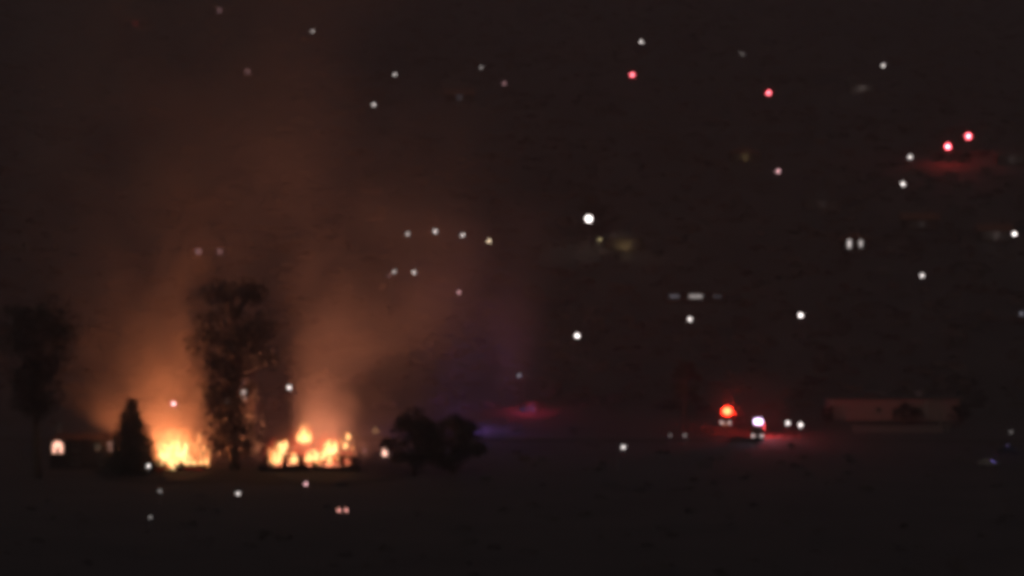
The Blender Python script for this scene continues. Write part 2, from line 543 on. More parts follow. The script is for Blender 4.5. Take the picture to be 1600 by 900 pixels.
def fire_engine(loc, rz, label, beacon, head, flood=None, group="fire engines", beacon_r=.34):
    e = tag(empty("fire_engine", loc, rz), label, "fire engine", group)
    KEEP.append((loc[0], loc[1], 7.0))
    MB().prism([(-4.4, .55), (-4.45, 1.5), (-4.2, 2.75), (-2.1, 2.8), (-2.1, .55)], 'x', -1.22, 1.22).build("cab", M_red, e, bevel=.08)
    MB().box((0, -4.33, 2.1), (2.1, .08, .95), rx=R(-11)).build("windscreen", M_dkglass, e)
    for s in (-1, 1):
        for y in (-3.7, -2.7):
            d = MB().box((s * 1.225, y, 1.6), (.05, .85, 1.9)).build("door", M_red, e)
            MB().box((s * 1.255, y, 2.1), (.03, .7, .7)).build("door_window", M_dkglass, d)
            MB().box((s * 1.265, y + .3, 1.45), (.03, .18, .05)).build("handle", M_chrome, d)
        MB().box((s * 1.5, -4.2, 2.2), (.12, .12, .4)).build("mirror", M_black, e)
        for y in (-1.2, .1, 1.4, 2.7):
            sh = MB()
            for k in range(8): sh.box((s * 1.245, y, 1.05 + k * .17), (.04, 1.15, .15))
            sh.build("locker_shutter", M_chrome, e)
        st = MB().box((s * 1.252, .75, .83), (.02, 5.4, .16)).build("stripe", M_white, e)
        MB().ball((s * .92, -4.5, 1.0), (.15, .1, .17), 12, 8).build("headlight", head, e)
    MB().box((0, .8, 1.65), (2.44, 5.7, 2.2)).build("body", M_red, e, bevel=.05)
    MB().box((0, -4.55, .62), (2.5, .3, .34)).build("bumper", M_chrome, e)
    MB().box((0, -4.47, 1.15), (1.2, .06, .5)).build("grille", M_chrome, e)
    for y in (-3.3, 2.1):
        for s in (-1, 1): wheel(e, s * 1.05, y, .52, .34)
    ld = MB()
    for s in (-.3, .3): ld.bar((s + .5, -1.8, 3.05), (s + .5, 3.9, 3.05), .09)
    for k in range(15): ld.bar((.2, -1.6 + k * .38, 3.05), (.8, -1.6 + k * .38, 3.05), .05)
    for y in (-1.2, 3.0): ld.box((.5, y, 2.9), (.9, .1, .3))
    ld.build("ladder", M_chrome, e)
    MB().box((-.55, 1.2, 2.9), (.9, 3.6, .3)).build("hose_bed", M_black, e)
    b = MB().box((0, -3.6, 2.86), (2.1, .4, .14)).build("light_bar", M_black, e)
    for x in ((-.55, .55) if beacon_r < .5 else (-.0,)):
        MB().ball((x, -3.6, 2.98 + beacon_r * .55), (beacon_r, beacon_r * .7, beacon_r * .8), 14, 9).build("beacon", beacon, b, smooth=True)
    if flood:
        f = MB().tube([(0, -1.6, 2.8), (0, -1.6, 3.55)], .06, 8).build("flood_mast", M_steel, e)
        MB().box((0, -1.55, 3.9), (1.7, .2, 1.0)).build("flood_housing", M_black, f)
        MB().box((0, -1.67, 3.9), (1.55, .06, .86)).build("flood_lens", flood, f)
    return e

# ================================================================== THE FIRES
FY = 604.0                         # depth of the burning houses
def ground_point(px, Y):
    d = ray(px, 700); t_ = Y / d.y
    x = d.x * t_
    return Vector((x, Y, H(x, Y)))

def flame_mesh(m, base, w, h, seed, lean=0.0, rings=12, seg=10):
    """a licking tongue: round belly, twisted and torn towards the tip"""
    r_ = random.Random(seed)
    vs = []; fs = []
    ph = r_.uniform(0, 6.28)
    for j in range(rings + 1):
        k = j / rings
        prof = (k + .05) ** .35 * (1 - k) ** .62 * 1.3
        cx = lean * k * k * h + .10 * w * math.sin(k * 5 + ph) * k
        cyy = .10 * w * math.cos(k * 4 + ph) * k
        for i in range(seg):
            a = 2 * math.pi * i / seg + k * 1.3
            rr = w / 2 * prof * (1 + .62 * mnoise.noise(Vector((math.cos(a) * 1.4 + seed, math.sin(a) * 1.4, k * 3.5))))
            zz = base[2] + h * k + .26 * h * mnoise.noise(Vector((math.cos(a) * 1.2, math.sin(a) * 1.2 + seed, 1.3))) * k
            vs.append((base[0] + cx + rr * math.cos(a), base[1] + cyy + rr * math.sin(a) * .8, zz))
    for j in range(rings):
        for i in range(seg):
            fs.append((j * seg + i, j * seg + (i + 1) % seg, (j + 1) * seg + (i + 1) % seg, (j + 1) * seg + i))
    fs.append(tuple(range(seg - 1, -1, -1))); fs.append(tuple(rings * seg + i for i in range(seg)))
    m.add(vs, fs)
    return m

def flame_core_mat(name, lo, hi, s):
    if name in MC: return MC[name]
    m, n, l = new_mat(name)
    n.remove(n["Principled BSDF"])
    tc = n.new("ShaderNodeTexCoord")
    mp = n.new("ShaderNodeMapping"); mp.inputs["Scale"].default_value = (1.3, 1.3, .6)
    nz = n.new("ShaderNodeTexNoise"); nz.inputs["Scale"].default_value = 1.1; nz.inputs["Detail"].default_value = 3; nz.inputs["Distortion"].default_value = 1.0
    cr = n.new("ShaderNodeValToRGB")
    cr.color_ramp.elements[0].position = .36; cr.color_ramp.elements[0].color = (*lo, 1)
    cr.color_ramp.elements[1].position = .56; cr.color_ramp.elements[1].color = (*hi, 1)
    e = n.new("ShaderNodeEmission"); e.inputs[1].default_value = s
    l.new(tc.outputs["Object"], mp.inputs[0]); l.new(mp.outputs[0], nz.inputs["Vector"])
    l.new(nz.outputs["Fac"], cr.inputs[0]); l.new(cr.outputs[0], e.inputs[0])
    l.new(e.outputs[0], n["Material Output"].inputs["Surface"])
    MC[name] = m
    return m

def flame_gas_mat(name, col, s, scale=.6):
    """thin burning gas: a volume that gives off light, so it is bright where thick and fades at its edge"""
    if name in MC: return MC[name]
    m, n, l = new_mat(name)
    n.remove(n["Principled BSDF"])
    tc = n.new("ShaderNodeTexCoord")
    mp = n.new("ShaderNodeMapping"); mp.inputs["Scale"].default_value = (1, 1, .45)
    nz = n.new("ShaderNodeTexNoise"); nz.inputs["Scale"].default_value = scale; nz.inputs["Detail"].default_value = 2
    mr = n.new("ShaderNodeMapRange")
    mr.inputs["From Min"].default_value = .38; mr.inputs["From Max"].default_value = .66
    mr.inputs["To Min"].default_value = s * .12; mr.inputs["To Max"].default_value = s * 1.6
    e = n.new("ShaderNodeEmission"); e.inputs[0].default_value = (*col, 1)
    l.new(tc.outputs["Object"], mp.inputs[0]); l.new(mp.outputs[0], nz.inputs["Vector"])
    l.new(nz.outputs["Fac"], mr.inputs["Value"])
    vd = n.new("ShaderNodeVectorMath"); vd.operation = 'DISTANCE'; vd.inputs[1].default_value = (.5, .5, .40)
    l.new(tc.outputs["Generated"], vd.inputs[0])
    fo = n.new("ShaderNodeMapRange"); fo.interpolation_type = 'SMOOTHSTEP'
    fo.inputs["From Min"].default_value = .48; fo.inputs["From Max"].default_value = .08
    l.new(vd.outputs["Value"], fo.inputs["Value"])
    ml = n.new("ShaderNodeMath"); ml.operation = 'MULTIPLY'
    l.new(mr.outputs["Result"], ml.inputs[0]); l.new(fo.outputs["Result"], ml.inputs[1])
    l.new(ml.outputs[0], e.inputs[1])
    l.new(e.outputs[0], n["Material Output"].inputs["Volume"])
    MC[name] = m
    return m

F_core = flame_core_mat("flame_core", (1.0, .20, .03), (1.0, .74, .30), 2.5)
F_mid = flame_core_mat("flame_orange", (.55, .08, .015), (1.0, .48, .18), 1.4)
F_gas = flame_gas_mat("flame_gas", (1.0, .27, .065), .065)
F_thin = flame_gas_mat("flame_gas_thin", (1.0, .27, .085), .010, .35)
F_hot = flame_gas_mat("flame_gas_hot", (1.0, .40, .13), .75, 1.1)
F_warm = flame_gas_mat("flame_gas_warm", (1.0, .34, .10), .34, 1.3)
F_mid2 = flame_gas_mat("flame_wisp", (1.0, .34, .12), .16)
F_red = flame_gas_mat("flame_gas_red", (1.0, .075, .022), .17)

def flame(fire, px, py_b, w, h, mt, seed, dy=0.0, lean=0.0, name="flame"):
    Y = FY + dy
    p = at_depth(px, py_b, Y)
    k = ppm(Y)
    if name == "flame":
        o = flame_mesh(MB(), (0, 0, 0), w / k, h / k, seed, lean).build(name, mt, fire, smooth=True)
    else:
        o = MB().ball((0, 0, h / k / 2), (w / k / 2, w / k * .4, h / k / 2), 14, 9).build(name, mt, fire, smooth=True)
    o.location = p - fire.location
    return o

def wall_with_holes(m, x0, x1, y, z0, z1, holes, th=.25):
    """a wall along x with openings cut in it: holes = [(xa, xb, za, zb)] sorted"""
    x = x0
    for xa, xb, za, zb in holes:
        if xa > x: m.box(((x + xa) / 2, y, (z0 + z1) / 2), (xa - x, th, z1 - z0))
        if za > z0: m.box(((xa + xb) / 2, y, (z0 + za) / 2), (xb - xa, th, za - z0))
        if zb < z1: m.box(((xa + xb) / 2, y, (zb + z1) / 2), (xb - xa, th, z1 - zb))
        x = xb
    if x < x1: m.box(((x + x1) / 2, y, (z0 + z1) / 2), (x1 - x, th, z1 - z0))
    return m

for name_, c_, ax_, ay_ in (("dark_ground_sheet", ground_point(285, FY - 4), 17, 24), ("dark_ground_sheet", ground_point(490, FY - 4), 22, 26)):  # dark sheets added so the firelit ground looks shaded
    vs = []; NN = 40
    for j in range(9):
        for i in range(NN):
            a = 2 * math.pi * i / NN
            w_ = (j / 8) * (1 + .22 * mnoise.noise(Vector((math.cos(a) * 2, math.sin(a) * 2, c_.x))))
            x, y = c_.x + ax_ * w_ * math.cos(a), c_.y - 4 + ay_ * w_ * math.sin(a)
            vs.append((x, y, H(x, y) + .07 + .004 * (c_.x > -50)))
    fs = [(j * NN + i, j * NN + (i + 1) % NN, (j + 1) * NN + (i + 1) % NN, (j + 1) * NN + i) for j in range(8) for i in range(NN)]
    tag(MB().add(vs, fs).build(name_, M_shade_ground), kind="structure")
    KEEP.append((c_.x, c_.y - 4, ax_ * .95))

# ---- left house: roof gone, flames filling the shell
pL = ground_point(285, FY)
hl = tag(empty("burning_house", pL), "collapsing charred house shell filled with tall yellow flames at left", "house", "houses on fire")
KEEP.append((pL.x, pL.y, 10))
def ragged_wall(x0, x1, y, lo, hi, seed, th=.25):
    r_ = random.Random(seed)
    n_ = int((x1 - x0) / .35)
    top = [(x0 + (x1 - x0) * i / n_, lo + (hi - lo) * abs(mnoise.noise(Vector((i * .31 + seed, seed * 1.7, .5)))) * 1.8 + r_.uniform(-.06, .06)) for i in range(n_ + 1)]
    m_ = MB()
    for (xa, za), (xb, zb) in zip(top[:-1], top[1:]):
        m_.prism([(xa, -1), (xb, -1), (xb, zb), (xa, za)], 'y', y - th / 2, y + th / 2)
    return m_
ragged_wall(-5.2, 5.0, -3.4, .85, 1.5, 4).build("front_wall", M_char, hl)
ragged_wall(-5.2, 5.0, 4.2, .1, .9, 14).build("back_wall", M_char, hl)
for s, nm in ((-5.2, "side_wall"), (5.0, "side_wall")):
    m = MB().prism([(-3.25, -1), (4.05, -1), (4.05, .5), (2.6, .9), (1.7, .6), (.2, 1.2), (-1.2, .7), (-3.25, 1.0)], 'x', s - .12, s + .12)
    m.build(nm, M_char, hl)
for i, (x, z, a) in enumerate(((-4.6, 2.6, .1), (-2.6, 4.2, .25), (2.3, 3.9, -.2), (3.4, 4.6, -.35), (4.5, 4.9, -.12), (.4, 3.0, .3))):
    MB().bar((x, -2.9 + i * .25, 0), (x + a * z, -2.6 + i * .3, z), .2, .14).build("stud", M_char, hl)
for i in range(4):
    x = 1.6 + i * .95
    MB().bar((x, -2.8, 1.4 + .5 * i), (x - 1.5 + .4 * i, 3.6, 4.6 - .3 * i), .18).build("rafter", M_char, hl)
m = MB()
for i in range(70):
    m.box((rnd.uniform(-5.4, 5.2), rnd.uniform(-5.2, -3.6), rnd.uniform(0, .35)), (rnd.uniform(.2, .9), rnd.uniform(.1, .5), rnd.uniform(.08, .4)), rnd.uniform(0, 3), rnd.uniform(-.4, .4))
tag(m.build("rubble", M_ash, hl), kind="stuff")

fl = tag(empty("house_fire", pL + Vector((0, -1, 0))), "large yellow-white blaze inside the collapsed house at far left", "fire", "house fires")
left = [(249, 729, 16, 24, F_core, .6), (256, 734, 20, 30, F_core, -1.2), (264, 736, 22, 34, F_core, -2), (273, 734, 22, 40, F_core, .2), (260, 716, 16, 22, F_core, 1.0),
        (281, 735, 20, 30, F_core, -1), (288, 732, 18, 40, F_core, .6), (295, 734, 18, 24, F_core, -.8), (268, 737, 44, 20, F_core, -2.2), (292, 736, 34, 14, F_core, -2), (276, 706, 16, 20, F_core, .4),
        (304, 734, 16, 14, F_core, -1.6), (314, 733, 14, 12, F_core, -1), (322, 731, 9, 14, F_core, -1.2),
        (307, 702, 7, 24, F_mid, -.3), (311, 692, 6, 16, F_mid, -.2), (318, 722, 9, 26, F_mid, .8), (300, 714, 9, 22, F_mid, .5), (325, 720, 7, 20, F_mid, -.6), (313, 716, 6, 14, F_mid, -.5),
        (258, 722, 46, 60, F_warm, 0), (276, 720, 50, 66, F_warm, .8), (292, 726, 46, 52, F_warm, -.4), (268, 700, 44, 44, F_warm, 1.2), (288, 698, 36, 40, F_warm, 1.6), (246, 706, 26, 46, F_warm, .6), (312, 730, 34, 46, F_warm, .2), (318, 712, 24, 40, F_warm, .6),
        (270, 745, 116, 120, F_gas, .5), (300, 745, 84, 96, F_gas, -.5), (280, 760, 190, 200, F_thin, 1.5), (311, 634, 16, 38, F_mid2, 2)]
for i, (px, pb, w, h, mt, dy) in enumerate(left):
    flame(fl, px, pb, w, h, mt, 11 + i * 3, dy, rnd.uniform(-.06, .1), "flame" if mt in (F_core, F_mid) else "burning_gas")
m = MB()
for i in range(26):
    m.box((rnd.uniform(-4.6, 4.4), -4.0 + rnd.uniform(-.6, .6), rnd.uniform(.2, .75)), (rnd.uniform(.15, .6), rnd.uniform(.1, .3), rnd.uniform(.06, .2)), rnd.uniform(0, 3))
tag(m.build("embers", glow("ember_red", (1.0, .07, .02), .5), fl), kind="stuff")

# ---- right house: walls standing, flames in the openings and through the roof
pR = ground_point(487, FY)
hr = tag(empty("burning_house", pR), "charred house with flames in its window openings, right of the tall tree", "house", "houses on fire")
KEEP.append((pR.x, pR.y, 13))
k = ppm(FY)
def mx(px): return (px - 487) / k
m = MB()
wall_with_holes(m, mx(414), mx(560), -3.6, -1, 2.9, [(mx(421), mx(444), .6, 2.9), (mx(450), mx(468), 1.0, 2.6), (mx(476), mx(499), .7, 2.9), (mx(501), mx(531), .55, 2.9), (mx(538), mx(549), 1.1, 2.4)])
m.build("front_wall", M_char, hr)
ragged_wall(mx(408), mx(566), -5.2, .5, 2.0, 9).build("porch_wall", M_char, hr)
ragged_wall(mx(414), mx(560), 4.4, .1, .8, 17).build("back_wall", M_char, hr)
for s in (mx(414) + .13, mx(560) - .13):
    MB().prism([(-3.45, -1), (4.25, -1), (4.25, .5), (2.2, 1.2), (.5, .7), (-.6, 1.6), (-1.6, 1.9), (-3.45, 2.8)], 'x', s - .12, s + .12).build("gable_wall", M_char, hr)
for i in range(12):
    x = mx(420 + i * 12)
    if i in (4, 5, 8): continue
    MB().bar((x, -4.0, 2.75), (x + rnd.uniform(-.3, .3), .4, 5.1 + rnd.uniform(-.6, .1)), .18).build("rafter", M_char, hr)
MB().bar((mx(418), -3.4, 1.2), (mx(470), .4, 4.9), .22).build("ridge_beam", M_char, hr)
MB().bar((mx(500), .4, 4.2), (mx(556), -3.0, 1.5), .22).build("ridge_beam", M_char, hr)
MB().box((mx(553), 1.2, 3.2), (.9, .9, 7.6)).build("chimney", M_ash, hr)

fr = tag(empty("house_fire", pR + Vector((0, -1, 0))), "row of separate yellow flames with red edges in the charred house", "fire", "house fires")
right = [(427, 725, 15, 20, F_core), (438, 716, 17, 24, F_core), (434, 724, 13, 15, F_core), (445, 704, 11, 16, F_core), (459, 723, 16, 15, F_core), (474, 692, 17, 22, F_core), (468, 690, 11, 14, F_core), (483, 691, 12, 16, F_core),
         (482, 721, 14, 14, F_core), (494, 719, 18, 15, F_core), (504, 718, 14, 14, F_core), (511, 711, 16, 22, F_core), (521, 709, 17, 20, F_core), (515, 724, 9, 14, F_core), (497, 727, 8, 9, F_core),
         (544, 687, 9, 11, F_core), (540, 701, 9, 10, F_core), (542, 718, 8, 8, F_mid), (528, 720, 8, 12, F_mid), (551, 704, 6, 7, F_mid), (533, 694, 7, 9, F_mid), (421, 712, 8, 14, F_mid),
         (438, 726, 40, 48, F_hot), (476, 698, 34, 50, F_hot), (516, 722, 42, 48, F_hot), (492, 728, 44, 34, F_hot), (459, 728, 26, 28, F_hot),
         (434, 742, 60, 76, F_red), (474, 742, 80, 100, F_red), (514, 740, 76, 84, F_red), (542, 737, 40, 60, F_red), (480, 750, 170, 140, F_thin), (476, 664, 12, 26, F_mid2)]
for i, (px, pb, w, h, mt) in enumerate(right):
    flame(fr, px, pb, w, h, mt, 101 + i * 5, rnd.uniform(-3.0, -.6) if mt is F_core or mt is F_mid else rnd.uniform(-.5, 1.5), rnd.uniform(-.05, .08), "flame" if mt in (F_core, F_mid) else "burning_gas")

FL, FR = (1.0, .28, .10), (1.0, .33, .17)
WL = 215000.0
for x in (-4.2, -1.4, 1.2, 3.8):
    point_light("fire_light", (x, 2.9, .10), FL, WL * .23, .5, fl)
point_light("fire_light", (-6.0, 1.4, .10), FR, WL * .25, .5, fr)
point_light("fire_light", (-.6, 1.4, .10), FR, WL * .25, .5, fr)
point_light("fire_light", (5.2, 1.4, .10), FR, WL * .31, .5, fr)

# ---- spot fire on the ground right of the charred house
sp = on_ground(600, 712, 0)
sf = tag(empty("spot_fire", sp), "small pink-white spot fire at the foot of the round dark tree", "fire")
for i, (dx, w, h) in enumerate(((0, .95, 1.5), (.45, .6, .9))):
    o = flame_mesh(MB(), (0, 0, 0), w, h, 300 + i).build("flame", glow("flame_pink", (1, .55, .42), 2.4), sf, smooth=True)
    o.location = (dx, -.2 * i, -.05)
sp = on_ground(586, 677, 0)
sf = tag(empty("spot_fire", sp), "faint orange spot fire above the small pink one beside the round tree", "fire")
for i, (dx, w, h) in enumerate(((0, 1.0, 1.6), (.6, .6, .9), (-.5, .5, .8))):
    o = flame_mesh(MB(), (0, 0, 0), w, h, 310 + i).build("flame", glow("flame_dim", (1, .5, .24), .22), sf, smooth=True)
    o.location = (dx, -.2 * i, -.05)

# ================================================================== SMOKE
def smoke(name, label, base, height, ax, r0, kx, ky, dens, col=(.62, .56, .52), seed=0.0, z_fade=(.02, .12, .7, 1.0), swirl=14.0, nscale=.05, contrast=(.36, .62)):
    """a plume: density falls off from a leaning axis; x-centre = ax[0] + ax[1] z + ax[2] z^2, half-width r0 + kx z (ky in depth)"""
    m, n, l = new_mat(name)
    n.remove(n["Principled BSDF"])
    pv = n.new("ShaderNodeVolumePrincipled")
    pv.inputs["Color"].default_value = (*col, 1)
    pv.inputs["Anisotropy"].default_value = 0.0
    tc = n.new("ShaderNodeTexCoord")
    # swirl the coordinates a little
    wz = n.new("ShaderNodeTexNoise"); wz.inputs["Scale"].default_value = .03; wz.inputs["Detail"].default_value = 1
    vs_ = n.new("ShaderNodeVectorMath"); vs_.operation = 'SUBTRACT'; vs_.inputs[1].default_value = (.5, .5, .5)
    vm = n.new("ShaderNodeVectorMath"); vm.operation = 'SCALE'; vm.inputs["Scale"].default_value = swirl
    va = n.new("ShaderNodeVectorMath"); va.operation = 'ADD'
    l.new(tc.outputs["Object"], wz.inputs["Vector"]); l.new(wz.outputs["Color"], vs_.inputs[0]); l.new(vs_.outputs[0], vm.inputs[0])
    l.new(tc.outputs["Object"], va.inputs[0]); l.new(vm.outputs[0], va.inputs[1])
    sx = n.new("ShaderNodeSeparateXYZ"); l.new(va.outputs[0], sx.inputs[0])
    def op(o, a, b=None, c=None):
        q = n.new("ShaderNodeMath"); q.operation = o
        for i, v in enumerate((a, b, c)):
            if v is None: continue
            if isinstance(v, (int, float)): q.inputs[i].default_value = v
            else: l.new(v, q.inputs[i])
        return q.outputs[0]
    s0 = n.new("ShaderNodeSeparateXYZ"); l.new(tc.outputs["Object"], s0.inputs[0])
    z = s0.outputs["Z"]
    cx = op('ADD', op('MULTIPLY_ADD', z, ax[1], ax[0]), op('MULTIPLY', op('MULTIPLY', z, z), ax[2]))
    dx = op('DIVIDE', op('SUBTRACT', sx.outputs["X"], cx), op('MULTIPLY_ADD', z, kx, r0))
    dy = op('DIVIDE', sx.outputs["Y"], op('MULTIPLY_ADD', z, ky, r0))
    d2 = op('ADD', op('MULTIPLY', dx, dx), op('MULTIPLY', dy, dy))
    mr = n.new("ShaderNodeMapRange"); mr.interpolation_type = 'SMOOTHSTEP'
    mr.inputs["From Min"].default_value = 1.0; mr.inputs["From Max"].default_value = .1
    l.new(d2, mr.inputs["Value"])
    nz = n.new("ShaderNodeTexNoise"); nz.inputs["Scale"].default_value = nscale; nz.inputs["Detail"].default_value = 4; nz.inputs["Distortion"].default_value = .9
    of = n.new("ShaderNodeVectorMath"); of.operation = 'ADD'; of.inputs[1].default_value = (seed * 37, seed * 11, 0)
    l.new(tc.outputs["Object"], of.inputs[0]); l.new(of.outputs[0], nz.inputs["Vector"])
    nr = n.new("ShaderNodeMapRange"); nr.inputs["From Min"].default_value = contrast[0]; nr.inputs["From Max"].default_value = contrast[1]
    nr.inputs["To Min"].default_value = .12; nr.inputs["To Max"].default_value = 1.6
    l.new(nz.outputs["Fac"], nr.inputs["Value"])
    zc = n.new("ShaderNodeValToRGB")
    el = zc.color_ramp.elements
    el[0].position = z_fade[0]; el[0].color = (0, 0, 0, 1)
    el[1].position = z_fade[1]; el[1].color = (1, 1, 1, 1)
    a_ = el.new(z_fade[2]); a_.color = (1, 1, 1, 1)
    b_ = el.new(z_fade[3]); b_.color = (0, 0, 0, 1)
    l.new(op('DIVIDE', z, height), zc.inputs[0])
    den = op('MULTIPLY', op('MULTIPLY', mr.outputs[0], nr.outputs[0]), op('MULTIPLY', zc.outputs[0], dens))
    l.new(den, pv.inputs["Density"])
    l.new(pv.outputs[0], n["Material Output"].inputs["Volume"])
    # the hull: an elliptic funnel round the axis with room for the swirl
    vs = []; fs = []; NS, NZ = 16, 8
    for j in range(NZ + 1):
        zz = height * j / NZ
        c = ax[0] + ax[1] * zz + ax[2] * zz * zz
        for i in range(NS):
            a = 2 * math.pi * i / NS
            vs.append((c + (r0 + kx * zz + swirl * .4) * math.cos(a), (r0 + ky * zz + swirl * .4) * math.sin(a), zz))
    for j in range(NZ):
        for i in range(NS):
            fs.append((j * NS + i, j * NS + (i + 1) % NS, (j + 1) * NS + (i + 1) % NS, (j + 1) * NS + i))
    fs.append(tuple(range(NS - 1, -1, -1))); fs.append(tuple(NZ * NS + i for i in range(NS)))
    o = MB().add(vs, fs).build("smoke", m)
    o.location = base
    tag(o, label, "smoke", "smoke from the fires", "stuff")
    return o

smoke("smoke_left", "tall brown smoke plume rising from the left blaze", pL + Vector((-5, -1, .5)), 150, (-6, .12, .0004), 15, .36, .2, .019, seed=1, z_fade=(.0, .012, .7, 1.0))
smoke("smoke_low", "bright low smoke between the low house and the left blaze", pL + Vector((-11, 6, .2)), 42, (0, .05, 0), 10, .12, .1, .036, seed=7, z_fade=(.0, .05, .2, 1.0), swirl=6.0)
smoke("smoke_right", "lit brown smoke leaning right over the row of flames", pR + Vector((2, 6, .5)), 80, (3, .42, -.005), 12, .34, .22, .018, seed=2, z_fade=(.02, .10, .4, 1.0))
smoke("smoke_beacon_halo", "thin smoke added round the fire engine beacon for its red halo", ground_point(1166, 694) + Vector((0, 0, .5)), 14, (0, .1, .0), 12, .0, .0, .013, seed=5, z_fade=(.0, .05, .12, .9), nscale=.12, swirl=1.6)  # smoke added to spread the beacon's red light into a halo
smoke("smoke_drift", "thin reddish purple smoke drifting right above the round dark trees", ground_point(765, FY + 88) + Vector((0, 0, 3)), 52, (-3, -.1, .0), 17, .25, .1, .016, seed=3, z_fade=(.02, .25, .5, 1.0))

# ================================================================== TREES
broad_tree(ground_point(366, FY - 2), "tall dark tree standing between the two house fires", 37.0, 9.0, 5, crown_from=.12, n_clumps=78, leaves=80, leaf=.5, trunk_r=.95, ragged=True)
broad_tree(ground_point(58, FY - 20), "tall dark tree at the left edge before the low house", 35.0, 8.5, 8, crown_from=.40, n_clumps=56, leaves=110, leaf=.38, trunk_r=.7, ragged=True)
conifer(ground_point(206, FY - 9), "pointed dark conifer against the glow, left of the blaze", 14.8, 6.8, 3)
broad_tree(ground_point(648, FY - 14), "round dark tree at the right edge of the lit smoke", 12.4, 5.4, 21, crown_from=.22, n_clumps=40, leaves=130, leaf=.36, trunk_r=.35)
broad_tree(ground_point(708, FY - 8), "lower bushy dark tree right of the round tree", 11.0, 5.8, 22, crown_from=.2, n_clumps=40, leaves=130, leaf=.36, trunk_r=.35)
broad_tree(ground_point(1072, 716), "slim dark tree behind the red-lit fire engine", 13.0, 3.6, 31, crown_from=.3, n_clumps=22, leaves=90, leaf=.32, trunk_r=.3)

# ================================================================== NEAR HOUSES
# low house left of the conifer, its doorway lit
pH = on_ground(90, 690, 2.0)
hy = 604.0
base = ground_point(132, hy)
hw = 13.6
e = tag(empty("house", base), "low dark house with a lit doorway beside the conifer at far left", "house")
KEEP.append((base.x - 4, base.y, 7)); KEEP.append((base.x + 4, base.y, 7))
MB().box((0, 4, 2.4), (hw, 8, 6.8)).build("wall", M_stucco[3], e)
rf_ = MB().add([(-hw / 2 - .6, -.6, 5.75), (hw / 2 + .6, -.6, 5.75), (hw / 2 + .6, 8.6, 5.75), (-hw / 2 - .6, 8.6, 5.75), (-hw / 2 + 1, 4, 6.7), (hw / 2 - 1, 4, 6.7)],
               [(3, 2, 1, 0), (0, 1, 5, 4), (1, 2, 5), (2, 3, 4, 5), (3, 0, 4)]).build("roof", M_roof[1], e)
MB().box((-5.6, 4.5, 7.4), (.8, .8, 2.6)).build("chimney", M_stucco[1], rf_)
kk = ppm(hy)
def hx(px): return (px - 132) / kk
arch = MB()
AW, AH = 1.0, 2.3
pts = [(-AW, 0), (AW, 0), (AW, AH * .62)] + [(AW * math.cos(a), AH * .62 + AH * .38 * math.sin(a)) for a in [math.pi * i / 10 for i in range(1, 10)]] + [(-AW, AH * .62)]
arch.prism([(p[0] + hx(90), p[1] + 3.1) for p in pts], 'y', -.06, .02)
dw = arch.build("doorway", glow("doorway_orange", (1.0, .50, .36), 2.0), e)
MB().box((hx(90), -.1, 3.6), (.55, .05, 1.0)).build("door_panel", M_stucco[3], dw)
MB().box((hx(90), -1.1, 2.95), (3.4, 2.2, .18)).build("balcony", M_wood, e)
win(e, hx(173), 4.25, .85, 1.7, glow("window_orange", (1.0, .48, .36), 1.6), 0.0, mull=False)
win(e, hx(153), 4.2, 1.1, 1.3, pane("warm", .05), 0.0)
win(e, hx(118), 4.2, 1.3, 1.3, None, 0.0)
win(e, hx(118), 1.4, 1.3, 1.2, None, 0.0)
win(e, hx(160), 1.4, 1.3, 1.2, None, 0.0)

# house behind the tall tree, small lit windows showing between the branches
ty = 650.0
tb = ground_point(374, ty + 4)
te = tag(empty("house", tb), "dark house behind the tall tree, its small lit windows showing through", "house")
KEEP.append((tb.x, tb.y, 8))
kt = ppm(ty)
def tx(px): return (px - 374) / kt
def tz(py): return at_depth(374, py, ty).z - tb.z
MB().box((0, 0, 6.0), (7.6, 8, 15.6)).build("wall", M_stucco[3], te)
rt = MB().add([(-4.3, -4.6, 13.78), (4.3, -4.6, 13.78), (4.3, 4.6, 13.78), (-4.3, 4.6, 13.78), (0, -.6, 15.8), (0, .6, 15.8)],
              [(3, 2, 1, 0), (0, 1, 4), (1, 2, 5, 4), (2, 3, 5), (3, 0, 4, 5)]).build("roof", M_roof[0], te)
for (px, py, w, h, c, b) in ((371, 584, .9, 1.0, "white", 1.6), (383, 594, .8, 1.8, "pink", .6), (384, 617, .8, 1.8, "white", 1.2), (362, 606, .8, 1.3, "pink", .7), (357, 630, .9, 1.2, "white", 1.6)):
    win(te, tx(px), tz(py), w, h, pane(c, b), -4, mull=False)
for px in (357, 391):
    win(te, tx(px), tz(652), 1.2, 1.5, None, -4)

# long low building lit red by the engines
rb = ground_point(1392, 712)
re_ = tag(empty("house", rb), "long low pale building washed with red light right of the fire engines", "house")
for d in (-12, -6, 0, 6, 12): KEEP.append((rb.x + d, rb.y, 7))
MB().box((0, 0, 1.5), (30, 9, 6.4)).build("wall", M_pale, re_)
MB().box((0, -.1, 4.86), (31, 10, .3)).build("roof", M_roof[0], re_)
MB().box((6.5, 1, 5.6), (1.4, 1.2, 1.4)).build("roof_vent", M_steel, re_)
for x in (-3.4, 4.2):
    win(re_, x, 2.3, 1.4, 1.1, None, -4.5)
d_ = MB().box((.3, -4.54, 1.2), (1.1, .1, 2.3)).build("door", M_stucco[3], re_)
MB().ball((.7, -4.62, 1.15), .06, 6, 4).build("handle", M_steel, d_)
for x in (-14.2, 7.6):
    MB().box((x, -4.56, 2.3), (.3, .14, 4.4)).build("downpipe", M_frame, re_)
